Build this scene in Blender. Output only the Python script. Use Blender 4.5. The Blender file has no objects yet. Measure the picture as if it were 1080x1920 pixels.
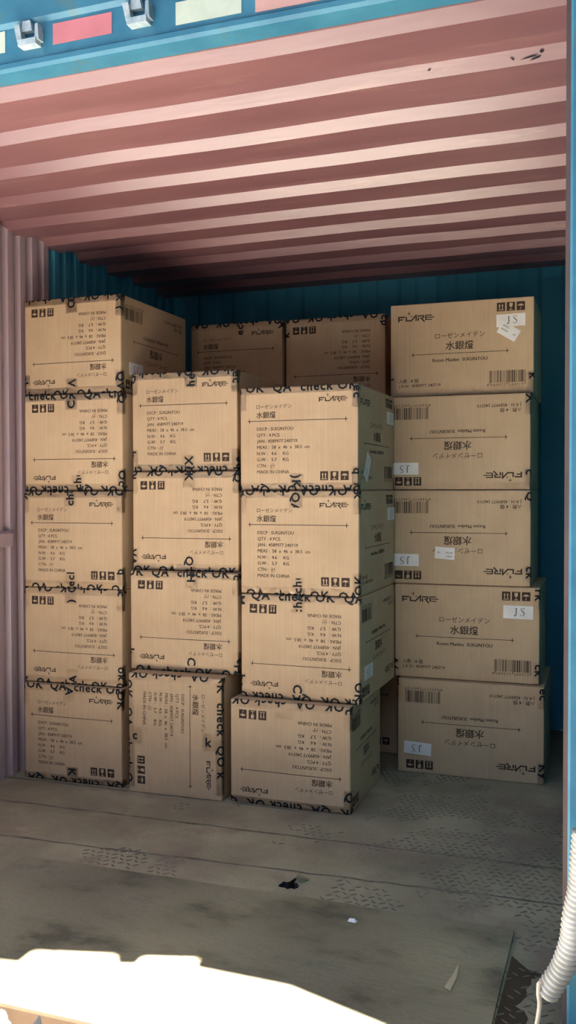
import bpy, bmesh, math, random
from mathutils import Vector, Matrix, noise

# ------------------------------------------------------------------ camera, light, exposure
scene = bpy.context.scene
COL = scene.collection

CAM_Z, YAW, PITCH, ROLL, FPX = 1.15537, 0.347339, -0.023735, -0.0024856, 1719.2
cam_data = bpy.data.cameras.new('camera')
cam = bpy.data.objects.new('camera', cam_data)
COL.objects.link(cam)
_cy, _sy, _cp, _sp = math.cos(YAW), math.sin(YAW), math.cos(PITCH), math.sin(PITCH)
_W = Vector((-_sy * _cp, _cy * _cp, _sp))
_R = Vector((_cy, _sy, 0))
_U = _R.cross(_W)
_c, _s = math.cos(ROLL), math.sin(ROLL)
_R, _U = _c * _R + _s * _U, -_s * _R + _c * _U
_m = Matrix.Identity(4)
for _i in range(3):
    _m[_i][0], _m[_i][1], _m[_i][2] = _R[_i], _U[_i], -_W[_i]
_m[2][3] = CAM_Z
cam.matrix_world = _m
cam_data.sensor_fit = 'VERTICAL'
cam_data.sensor_height = 24.0
cam_data.lens = 24.0 * FPX / 1920.0
cam_data.clip_start = 0.05
scene.camera = cam

scene.view_settings.view_transform = 'Standard'
scene.view_settings.look = 'None'
scene.view_settings.gamma = 1.0
scene.view_settings.use_curve_mapping = False
scene.view_settings.exposure = 2.35

SUN_DIR = Vector((-0.40, 0.50, -1.0)).normalized()      # the way the sunlight travels
world = bpy.data.worlds.new('sky')
scene.world = world
world.use_nodes = True
_nt = world.node_tree
_nt.nodes.clear()
_sky = _nt.nodes.new('ShaderNodeTexSky')
_sky.sky_type = 'NISHITA'
_sky.sun_disc = False
_sky.sun_elevation = math.asin(-SUN_DIR.z)
_sky.sun_rotation = math.atan2(-SUN_DIR.x, -SUN_DIR.y)
_bg = _nt.nodes.new('ShaderNodeBackground')
_bg.inputs['Strength'].default_value = 0.11
_out = _nt.nodes.new('ShaderNodeOutputWorld')
_nt.links.new(_sky.outputs[0], _bg.inputs['Color'])
_nt.links.new(_bg.outputs[0], _out.inputs['Surface'])

_sd = bpy.data.lights.new('sun', 'SUN')
_sd.energy = 36.0
_sd.angle = math.radians(0.53)
_sd.color = (1.0, 0.97, 0.91)
sun = bpy.data.objects.new('sun', _sd)
COL.objects.link(sun)
sun.location = (-3, -4, 8)
sun.rotation_euler = SUN_DIR.to_track_quat('-Z', 'Y').to_euler()


# ------------------------------------------------------------------ materials
def srgb(r, g, b):
    def f(c):
        c /= 255.0
        return c / 12.92 if c <= 0.04045 else ((c + 0.055) / 1.055) ** 2.4
    return (f(r), f(g), f(b), 1.0)


def new_mat(name):
    m = bpy.data.materials.new(name)
    m.use_nodes = True
    nt = m.node_tree
    return m, nt, nt.nodes['Principled BSDF']


def noisy(name, c1, c2, scale=4.0, rough=0.7, detail=6.0, stretch=(1, 1, 1), bump=0.0, bump_scale=60.0,
          c3=None, c3_scale=2.0, c3_lo=0.55, c3_hi=0.7, spec=0.5, metallic=0.0, lo=0.35, hi=0.65):
    m, nt, p = new_mat(name)
    N, L = nt.nodes, nt.links
    tc = N.new('ShaderNodeTexCoord')
    mp = N.new('ShaderNodeMapping')
    mp.inputs['Scale'].default_value = stretch
    L.new(tc.outputs['Object'], mp.inputs['Vector'])
    n1 = N.new('ShaderNodeTexNoise')
    n1.inputs['Scale'].default_value = scale
    n1.inputs['Detail'].default_value = detail
    n1.inputs['Roughness'].default_value = 0.62
    L.new(mp.outputs[0], n1.inputs['Vector'])
    r1 = N.new('ShaderNodeValToRGB')
    r1.color_ramp.elements[0].position = lo
    r1.color_ramp.elements[1].position = hi
    r1.color_ramp.elements[0].color = c1
    r1.color_ramp.elements[1].color = c2
    L.new(n1.outputs['Fac'], r1.inputs['Fac'])
    colour = r1.outputs['Color']
    if c3 is not None:
        n3 = N.new('ShaderNodeTexNoise')
        n3.inputs['Scale'].default_value = c3_scale
        n3.inputs['Detail'].default_value = 7.0
        n3.inputs['Roughness'].default_value = 0.7
        L.new(mp.outputs[0], n3.inputs['Vector'])
        r3 = N.new('ShaderNodeValToRGB')
        r3.color_ramp.elements[0].position = c3_lo
        r3.color_ramp.elements[1].position = c3_hi
        r3.color_ramp.elements[0].color = (0, 0, 0, 1)
        r3.color_ramp.elements[1].color = (1, 1, 1, 1)
        L.new(n3.outputs['Fac'], r3.inputs['Fac'])
        mx = N.new('ShaderNodeMix')
        mx.data_type = 'RGBA'
        L.new(r3.outputs['Color'], mx.inputs['Factor'])
        L.new(colour, mx.inputs['A'])
        mx.inputs['B'].default_value = c3
        colour = mx.outputs['Result']
    L.new(colour, p.inputs['Base Color'])
    p.inputs['Roughness'].default_value = rough
    p.inputs['Specular IOR Level'].default_value = spec
    p.inputs['Metallic'].default_value = metallic
    if bump:
        nb = N.new('ShaderNodeTexNoise')
        nb.inputs['Scale'].default_value = bump_scale
        nb.inputs['Detail'].default_value = 4.0
        L.new(mp.outputs[0], nb.inputs['Vector'])
        b = N.new('ShaderNodeBump')
        b.inputs['Strength'].default_value = bump
        b.inputs['Distance'].default_value = 0.01
        L.new(nb.outputs['Fac'], b.inputs['Height'])
        L.new(b.outputs[0], p.inputs['Normal'])
    return m


def cardboard_mat():
    m, nt, p = new_mat('kraft_cardboard')
    N, L = nt.nodes, nt.links
    tc = N.new('ShaderNodeTexCoord')
    oi = N.new('ShaderNodeObjectInfo')
    n1 = N.new('ShaderNodeTexNoise')
    n1.noise_dimensions = '4D'
    n1.inputs['Scale'].default_value = 5.0
    n1.inputs['Detail'].default_value = 8.0
    n1.inputs['Roughness'].default_value = 0.65
    L.new(tc.outputs['Object'], n1.inputs['Vector'])
    ml = N.new('ShaderNodeMath')
    ml.operation = 'MULTIPLY'
    ml.inputs[1].default_value = 40.0
    L.new(oi.outputs['Random'], ml.inputs[0])
    L.new(ml.outputs[0], n1.inputs['W'])
    r1 = N.new('ShaderNodeValToRGB')
    r1.color_ramp.elements[0].position = 0.3
    r1.color_ramp.elements[1].position = 0.7
    r1.color_ramp.elements[0].color = srgb(190, 159, 126)
    r1.color_ramp.elements[1].color = srgb(206, 176, 141)
    L.new(n1.outputs['Fac'], r1.inputs['Fac'])
    # fine flutes of the corrugated board, running upright
    mp = N.new('ShaderNodeMapping')
    mp.inputs['Scale'].default_value = (150, 150, 1.2)
    L.new(tc.outputs['Object'], mp.inputs['Vector'])
    n2 = N.new('ShaderNodeTexNoise')
    n2.inputs['Scale'].default_value = 1.0
    n2.inputs['Detail'].default_value = 2.0
    L.new(mp.outputs[0], n2.inputs['Vector'])
    mx = N.new('ShaderNodeMix')
    mx.data_type = 'RGBA'
    mx.blend_type = 'MULTIPLY'
    mx.inputs['Factor'].default_value = 0.18
    L.new(r1.outputs['Color'], mx.inputs['A'])
    L.new(n2.outputs['Fac'], mx.inputs['B'])
    hs = N.new('ShaderNodeHueSaturation')
    mr = N.new('ShaderNodeMapRange')
    mr.inputs['To Min'].default_value = 0.94
    mr.inputs['To Max'].default_value = 1.05
    L.new(oi.outputs['Random'], mr.inputs['Value'])
    L.new(mr.outputs[0], hs.inputs['Value'])
    L.new(mx.outputs['Result'], hs.inputs['Color'])
    L.new(hs.outputs[0], p.inputs['Base Color'])
    p.inputs['Roughness'].default_value = 0.72
    p.inputs['Specular IOR Level'].default_value = 0.35
    b = N.new('ShaderNodeBump')
    b.inputs['Strength'].default_value = 0.12
    b.inputs['Distance'].default_value = 0.003
    L.new(n2.outputs['Fac'], b.inputs['Height'])
    L.new(b.outputs[0], p.inputs['Normal'])
    return m


def film_mat():
    m, nt, p = new_mat('clear_tape_film')
    N, L = nt.nodes, nt.links
    N.remove(p)
    out = N['Material Output']
    tr = N.new('ShaderNodeBsdfTransparent')
    tr.inputs['Color'].default_value = (0.99, 0.985, 0.975, 1)
    gl = N.new('ShaderNodeBsdfGlossy')
    gl.inputs['Roughness'].default_value = 0.12
    tc = N.new('ShaderNodeTexCoord')
    nb = N.new('ShaderNodeTexNoise')
    nb.inputs['Scale'].default_value = 26.0
    nb.inputs['Detail'].default_value = 5.0
    nb.inputs['Distortion'].default_value = 1.2
    L.new(tc.outputs['Object'], nb.inputs['Vector'])
    b = N.new('ShaderNodeBump')
    b.inputs['Strength'].default_value = 0.9
    b.inputs['Distance'].default_value = 0.014
    L.new(nb.outputs['Fac'], b.inputs['Height'])
    L.new(b.outputs[0], gl.inputs['Normal'])
    fr = N.new('ShaderNodeFresnel')
    fr.inputs['IOR'].default_value = 1.48
    L.new(b.outputs[0], fr.inputs['Normal'])
    mx = N.new('ShaderNodeMixShader')
    L.new(fr.outputs[0], mx.inputs['Fac'])
    L.new(tr.outputs[0], mx.inputs[1])
    L.new(gl.outputs[0], mx.inputs[2])
    L.new(mx.outputs[0], out.inputs['Surface'])
    return m


def plain(name, c, rough=0.6, spec=0.5, metallic=0.0):
    return noisy(name, tuple(x * 0.9 for x in c[:3]) + (1,), tuple(min(1, x * 1.08) for x in c[:3]) + (1,), 9.0, rough,
                 spec=spec, metallic=metallic)


M = {}
M['kraft'] = cardboard_mat()
M['ink'] = plain('brown_black_print', srgb(58, 42, 32), 0.75, 0.3)
M['tape_ink'] = plain('blue_black_tape_print', srgb(20, 24, 28), 0.6, 0.2)
M['film'] = film_mat()
M['paper'] = plain('white_paper', srgb(228, 222, 216), 0.7, 0.3)
M['paper_ink'] = plain('black_paper_print', srgb(40, 36, 36), 0.7, 0.3)
M['red'] = noisy('red_oxide_paint', srgb(122, 80, 84), srgb(136, 92, 94), 3.0, 0.36, stretch=(0.5, 3, 3), spec=1.0,
                 c3=srgb(160, 122, 112), c3_scale=5.0, c3_lo=0.58, c3_hi=0.78, bump=0.06, bump_scale=20)
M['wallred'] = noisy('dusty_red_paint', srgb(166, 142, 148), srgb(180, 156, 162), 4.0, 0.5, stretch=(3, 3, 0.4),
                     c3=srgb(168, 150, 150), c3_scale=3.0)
M['blue'] = noisy('sky_blue_paint', srgb(44, 108, 138), srgb(66, 132, 158), 5.0, 0.45,
                  c3=srgb(86, 112, 104), c3_scale=9.0, c3_lo=0.58, c3_hi=0.72, bump=0.1, bump_scale=40)
M['deepblue'] = noisy('blue_paint_and_rear_shade', srgb(62, 142, 168), srgb(70, 152, 178), 3.0, 0.6)
M['reflect_red'] = plain('red_reflective_sheet', srgb(206, 122, 130), 0.4)
M['reflect_white'] = plain('white_reflective_sheet', srgb(206, 214, 196), 0.35)
M['reflect_pink'] = plain('faded_red_reflective_sheet', srgb(222, 170, 160), 0.35)
M['galv'] = noisy('pale_worn_metal', srgb(150, 170, 180), srgb(205, 214, 216), 30.0, 0.45, metallic=0.2)
M['steel'] = noisy('dusty_steel_plate', srgb(126, 117, 97), srgb(164, 153, 127), 2.6, 0.75, stretch=(1, 1, 1),
                   c3=srgb(128, 108, 96), c3_scale=4.0, c3_lo=0.52, c3_hi=0.7, bump=0.25, bump_scale=70)
M['tread'] = noisy('worn_dark_tread', srgb(78, 73, 63), srgb(116, 109, 93), 8.0, 0.6)
M['seam'] = noisy('dirty_weld_seam', srgb(66, 59, 52), srgb(120, 110, 92), 14.0, 0.8)
M['rubber'] = noisy('dusty_black_rubber', srgb(96, 90, 72), srgb(178, 164, 130), 3.4, 0.8, stretch=(1, 1.6, 1), detail=9,
                    c3=srgb(80, 80, 75), c3_scale=1.7, c3_lo=0.45, c3_hi=0.7, bump=0.3, bump_scale=45, lo=0.36, hi=0.64)
M['scuff'] = plain('pale_scuff', srgb(186, 172, 138), 0.85)
M['dark'] = plain('dark_cavity', srgb(22, 24, 26), 0.9)
M['stain'] = noisy('dark_wet_patch', srgb(44, 40, 34), srgb(60, 54, 46), 8.0, 0.35)
M['rust'] = noisy('rusty_edge', srgb(36, 25, 15), srgb(44, 31, 18), 12.0, 0.9, spec=0.15)
M['concrete'] = noisy('sunlit_concrete', srgb(128, 124, 117), srgb(144, 139, 130), 1.5, 0.9)
M['asphalt'] = noisy('worn_asphalt', srgb(50, 50, 51), srgb(64, 64, 63), 3.0, 0.9)
M['postred'] = noisy('dull_brown_paint', srgb(84, 66, 64), srgb(100, 80, 76), 6.0, 0.6)
M['yard'] = noisy('weathered_grey_render', srgb(96, 94, 90), srgb(118, 114, 108), 2.0, 0.9)
M['hose'] = noisy('ivory_plastic', srgb(190, 184, 170), srgb(214, 208, 196), 12.0, 0.45)
M['cord'] = plain('pale_cord', srgb(206, 192, 176), 0.5)
M['white'] = plain('white_plastic', srgb(226, 226, 220), 0.5)
M['greyrub'] = plain('grey_rubber', srgb(14, 14, 15), 0.95, 0.1)
M['canopy'] = noisy('grey_sheet_metal', srgb(120, 124, 126), srgb(140, 144, 146), 2.0, 0.5)


# ------------------------------------------------------------------ mesh helpers
class MB:
    def __init__(self):
        self.v, self.f, self.mi, self.mats, self.sm = [], [], [], [], []

    def slot(self, mat):
        if mat not in self.mats:
            self.mats.append(mat)
        return self.mats.index(mat)

    def add(self, verts, faces, mat, smooth=False):
        b = len(self.v)
        s = self.slot(mat)
        self.v += [tuple(p) for p in verts]
        for f in faces:
            self.f.append(tuple(b + i for i in f))
            self.mi.append(s)
            self.sm.append(smooth)

    def box(self, x0, x1, y0, y1, z0, z1, mat):
        vs = [(x, y, z) for z in (z0, z1) for y in (y0, y1) for x in (x0, x1)]
        fs = [(0, 2, 3, 1), (4, 5, 7, 6), (0, 1, 5, 4), (2, 6, 7, 3), (0, 4, 6, 2), (1, 3, 7, 5)]
        self.add(vs, fs, mat)

    def prism(self, poly, axis, a0, a1, mat):
        """extrude a 2-D polygon: axis 'x' -> poly in (y,z), 'y' -> (x,z), 'z' -> (x,y)"""
        n = len(poly)

        def P(q, a):
            return {'x': (a, q[0], q[1]), 'y': (q[0], a, q[1]), 'z': (q[0], q[1], a)}[axis]
        vs = [P(q, a0) for q in poly] + [P(q, a1) for q in poly]
        fs = [tuple(range(n))[::-1], tuple(range(n, 2 * n))]
        fs += [(i, (i + 1) % n, n + (i + 1) % n, n + i) for i in range(n)]
        self.add(vs, fs, mat)

    def tube(self, pts, radii, mat, seg=14, cap=True):
        pts = [Vector(p) for p in pts]
        n = len(pts)
        if not hasattr(radii, '__len__'):
            radii = [radii] * n
        up = Vector((0, 1, 0.01))
        vs, fs = [], []
        for i, p in enumerate(pts):
            t = (pts[min(i + 1, n - 1)] - pts[max(i - 1, 0)]).normalized()
            a = (up - t * up.dot(t)).normalized()
            b = t.cross(a)
            for k in range(seg):
                th = 2 * math.pi * k / seg
                vs.append(p + radii[i] * (math.cos(th) * a + math.sin(th) * b))
        for i in range(n - 1):
            for k in range(seg):
                fs.append((i * seg + k, i * seg + (k + 1) % seg, (i + 1) * seg + (k + 1) % seg, (i + 1) * seg + k))
        if cap:
            fs.append(tuple(range(seg))[::-1])
            fs.append(tuple((n - 1) * seg + k for k in range(seg)))
        self.add(vs, fs, mat, True)

    def build(self, name, parent=None, fix=False):
        me = bpy.data.meshes.new(name)
        me.from_pydata(self.v, [], self.f)
        for m in self.mats:
            me.materials.append(m)
        me.polygons.foreach_set('material_index', self.mi)
        me.polygons.foreach_set('use_smooth', self.sm)
        if fix:
            bm = bmesh.new()
            bm.from_mesh(me)
            bmesh.ops.recalc_face_normals(bm, faces=bm.faces)
            bm.to_mesh(me)
            bm.free()
        me.update()
        o = bpy.data.objects.new(name, me)
        COL.objects.link(o)
        if parent is not None:
            o.parent = parent
        return o


def structure(o):
    o['kind'] = 'structure'
    return o


def tag(o, label, cat, group=None):
    o['label'] = label
    o['category'] = cat
    if group:
        o['group'] = group
    return o


# ------------------------------------------------------------------ lettering
_tc = {}


def text2d(s, bold=0.0, space=1.0):
    """verts (x,y) and faces of a line of text at size 1, with its bounds"""
    key = (s, bold, space)
    if key not in _tc:
        cu = bpy.data.curves.new('lettering', 'FONT')
        cu.body = s
        cu.offset = bold
        cu.space_character = space
        cu.resolution_u = 2
        o = bpy.data.objects.new('lettering', cu)
        COL.objects.link(o)
        dg = bpy.context.evaluated_depsgraph_get()
        me = bpy.data.meshes.new_from_object(o.evaluated_get(dg))
        vs = [(v.co.x, v.co.y) for v in me.vertices]
        fs = [tuple(p.vertices) for p in me.polygons]
        bpy.data.objects.remove(o)
        bpy.data.curves.remove(cu)
        bpy.data.meshes.remove(me)
        xs = [v[0] for v in vs]
        ys = [v[1] for v in vs]
        _tc[key] = (vs, fs, (min(xs), max(xs), min(ys), max(ys)))
    return _tc[key]


def stroke(pts, w0, w1=None):
    """flat stroke polygons along a polyline in 2-D"""
    out = []
    w1 = w0 if w1 is None else w1
    n = len(pts) - 1
    for i in range(n):
        a, b = Vector(pts[i]), Vector(pts[i + 1])
        d = (b - a).normalized()
        nrm = Vector((-d.y, d.x))
        wa = w0 + (w1 - w0) * i / n
        wb = w0 + (w1 - w0) * (i + 1) / n
        out.append([a + nrm * wa / 2, a - nrm * wa / 2, b - nrm * wb / 2, b + nrm * wb / 2])
    return out


def star(cx, cy, r, k=0.16, tall=1.15):
    ps = []
    for i in range(8):
        a = math.pi / 4 * i
        rr = r if i % 2 == 0 else r * k * 1.4
        ps.append((cx + rr * math.cos(a), cy + rr * math.sin(a) * (tall if i in (2, 6) else 1)))
    return [ps]


class Print2D:
    """flat artwork in face coordinates (metres, origin at the lower left): layers of (verts, faces, material key, level)"""

    def __init__(self, w, h):
        self.w, self.h, self.items = w, h, []

    def polys(self, polys, mat='ink', level=0):
        for p in polys:
            self.items.append(([tuple(q) for q in p], [tuple(range(len(p)))], mat, level))

    def rect(self, x0, y0, x1, y1, mat='ink', level=0):
        self.polys([[(x0, y0), (x1, y0), (x1, y1), (x0, y1)]], mat, level)

    def text(self, s, x, y, width=None, size=None, bold=0.0, align='l', mat='ink', level=0, space=1.0, heavy=0.0):
        vs, fs, (a, b, c, d) = text2d(s, bold, space)
        k = size if size else width / (b - a)
        W = (b - a) * k
        ox = {'l': x, 'c': x - W / 2, 'r': x - W}[align]
        for dx in ((0.0, heavy) if heavy else (0.0,)):
            self.items.append(([((p - a + dx) * k + ox, q * k + y) for p, q in vs], fs, mat, level))
        return k


def logo(P, x, y, W, mat='ink'):
    """the angular five-letter wordmark with two sparkles; x,y lower left, W overall width"""
    k = W / 715.0

    def T(pts):
        return [(x + (p[0] - 135) * k, y + (395 - p[1] - 0.02 * (p[0] - 135)) * k) for p in pts]
    S = []
    for pts, w in ([[(135, 302), (272, 302)], 26], [[(150, 290), (150, 398)], 28], [[(150, 352), (236, 352)], 22],
                   [[(298, 296), (298, 388)], 27], [[(286, 376), (400, 376)], 25], [[(392, 384), (500, 266)], 26],
                   [[(492, 262), (492, 384)], 25], [[(534, 318), (534, 384)], 27], [[(520, 290), (648, 288)], 24],
                   [[(634, 288), (634, 330)], 25], [[(646, 328), (572, 332)], 18], [[(584, 328), (658, 404)], 26],
                   [[(680, 284), (680, 372)], 24], [[(668, 282), (798, 280)], 20], [[(680, 322), (800, 320)], 18],
                   [[(668, 364), (802, 364)], 19]):
        S += stroke(T(pts), w * k)
    S += [T([(798, 310), (856, 312), (836, 328), (798, 330)])]
    S += star(*T([(352, 236)])[0], 46 * k) + star(*T([(408, 290)])[0], 28 * k)
    P.polys(S, mat)


def care_icons(P, x, y, s, gap):
    """three dark squares: two arrows up, a glass, an umbrella; x,y lower left of the row"""
    for i in range(3):
        x0 = x + i * (s + gap)
        P.rect(x0, y, x0 + s, y + s * 1.08)

        def T(pts):
            return [(x0 + p[0] * s, y + p[1] * s * 1.08) for p in pts]
        L = []
        if i == 0:
            for cx in (0.32, 0.68):
                L.append(T([(cx - 0.13, 0.6), (cx + 0.13, 0.6), (cx, 0.86)]))
                L.append(T([(cx - 0.05, 0.2), (cx + 0.05, 0.2), (cx + 0.05, 0.62), (cx - 0.05, 0.62)]))
            L.append(T([(0.16, 0.11), (0.84, 0.11), (0.84, 0.18), (0.16, 0.18)]))
        elif i == 1:
            L.append(T([(0.28, 0.9), (0.36, 0.78), (0.30, 0.70), (0.29, 0.58), (0.38, 0.46), (0.5, 0.42), (0.62, 0.46),
                        (0.71, 0.58), (0.72, 0.9)]))
            L.append(T([(0.46, 0.16), (0.54, 0.16), (0.54, 0.44), (0.46, 0.44)]))
            L.append(T([(0.26, 0.08), (0.74, 0.08), (0.72, 0.16), (0.28, 0.16)]))
        else:
            L.append(T([(0.14, 0.5)] + [(0.5 - 0.36 * math.cos(math.pi * t / 8), 0.5 + 0.24 * math.sin(math.pi * t / 8))
                                         for t in range(1, 8)] + [(0.86, 0.5), (0.74, 0.55), (0.62, 0.5), (0.5, 0.55),
                                                                  (0.38, 0.5), (0.26, 0.55)]))
            L += [T(q) for q in stroke([(0.52, 0.74), (0.52, 0.18), (0.47, 0.12), (0.41, 0.14), (0.39, 0.2)], 0.05)]
        P.polys(L, 'kraft', 1)


def ruled_line(P, x0, x1, y):
    for i in range(24):
        a, b = x0 + (x1 - x0) * i / 24, x0 + (x1 - x0) * (i + 1) / 24
        P.rect(a, y - 0.0011, b, y + 0.0011)
    P.polys(star(x0, y, 0.0105) + star(x1, y, 0.0105))


def ean13(code):
    Lc = ['0001101', '0011001', '0010011', '0111101', '0100011', '0110001', '0101111', '0111011', '0110111', '0001011']
    par = ['LLLLLL', 'LLGLGG', 'LLGGLG', 'LLGGGL', 'LGLLGG', 'LGGLLG', 'LGGGLL', 'LGLGLG', 'LGLGGL', 'LGGLGL'][int(code[0])]
    s = '101'
    for ch, p in zip(code[1:7], par):
        c = Lc[int(ch)]
        s += c if p == 'L' else ''.join('1' if q == '0' else '0' for q in c)[::-1]
    s += '01010'
    for ch in code[7:]:
        s += ''.join('1' if q == '0' else '0' for q in Lc[int(ch)])
    return s + '101'


def narrow_print(rng):
    w, h = 0.46, 0.385
    P = Print2D(w, h)
    Y = lambda v: h * (1 - v)
    P.text('ローゼンメイデン', 0.143 * w, Y(0.207), width=0.305 * w)
    P.text('水銀燈', 0.143 * w, Y(0.295), width=0.17 * w, bold=0.012)
    ruled_line(P, 0.083 * w, 0.90 * w, Y(0.328))
    size = P.text('MEAS :  58  x  46  x  38.5  cm', 0.15 * w, Y(0.597), width=0.452 * w, heavy=0.025)
    for s, v in (('DSCP : SUIGINTOU', 0.42), ('QTY : 4 PCS.', 0.48), ('JAN : 4589977 240719', 0.538),
                 ('N.W :   4.6     KG', 0.658), ('G.W :   5.7     KG', 0.716), ('CTN :', 0.776), ('MADE IN CHINA', 0.836)):
        P.text(s, 0.15 * w, Y(v), size=size, heavy=0.045 if s.startswith('G.W') else 0.025)
    # the hand-written carton mark
    x0 = 0.265 * w
    for k in range(3):
        pts = [(x0 + 0.006 * k + rng.uniform(-0.002, 0.002), Y(0.79) + rng.uniform(-0.004, 0.003)),
               (x0 + 0.006 * k + rng.uniform(0, 0.004), Y(0.765) + rng.uniform(-0.003, 0.003)),
               (x0 + 0.006 * k + rng.uniform(0.001, 0.006), Y(0.745) + rng.uniform(-0.003, 0.004))]
        P.polys(stroke(pts, 0.0011))
    P.polys(stroke([(x0 - 0.003, Y(0.765)), (x0 + 0.018, Y(0.757))], 0.0011))
    logo(P, 0.678 * w, Y(0.158), 0.24 * w)
    care_icons(P, 0.689 * w, Y(0.905), 0.066 * w, 0.0185 * w)
    return P


def wide_print():
    w, h = 0.58, 0.385
    P = Print2D(w, h)
    Y = lambda v: h * (1 - v)
    logo(P, 0.055 * w, Y(0.185), 0.262 * w)
    P.text('ローゼンメイデン', 0.495 * w, Y(0.385), width=0.345 * w, align='c')
    P.text('水銀燈', 0.495 * w, Y(0.505), width=0.195 * w, bold=0.012, align='c')
    ruled_line(P, 0.165 * w, 0.82 * w, Y(0.55))
    P.text('Rozen Maiden  SUIGINTOU', 0.495 * w, Y(0.635), width=0.38 * w, align='c', heavy=0.05)
    P.text('入数 : 4 個', 0.06 * w, Y(0.845), width=0.142 * w, bold=0.008)
    P.text('J A N : 4589977 240719', 0.06 * w, Y(0.895), width=0.30 * w, bold=0.008)
    bits = ean13('4589977240719')
    x0, x1 = 0.70 * w, 0.945 * w
    mod = (x1 - x0) / len(bits)
    i = 0
    while i < len(bits):
        j = i
        while j < len(bits) and bits[j] == bits[i]:
            j += 1
        if bits[i] == '1':
            guard = i < 3 or i > 91 or 45 <= i < 50
            P.rect(x0 + i * mod, Y(0.905 if guard else 0.88), x0 + j * mod, Y(0.755))
        i = j
    P.text('4', x0 - 0.018 * w, Y(0.918), size=0.0165)
    P.text('589977', x0 + 0.012 * w, Y(0.918), width=0.098 * w, space=1.3)
    P.text('240719', x0 + 0.132 * w, Y(0.918), width=0.098 * w, space=1.3)
    care_icons(P, 0.75 * w, Y(0.138), 0.056 * w, 0.0105 * w)
    return P


# ------------------------------------------------------------------ cartons
RAD = 0.005


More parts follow.
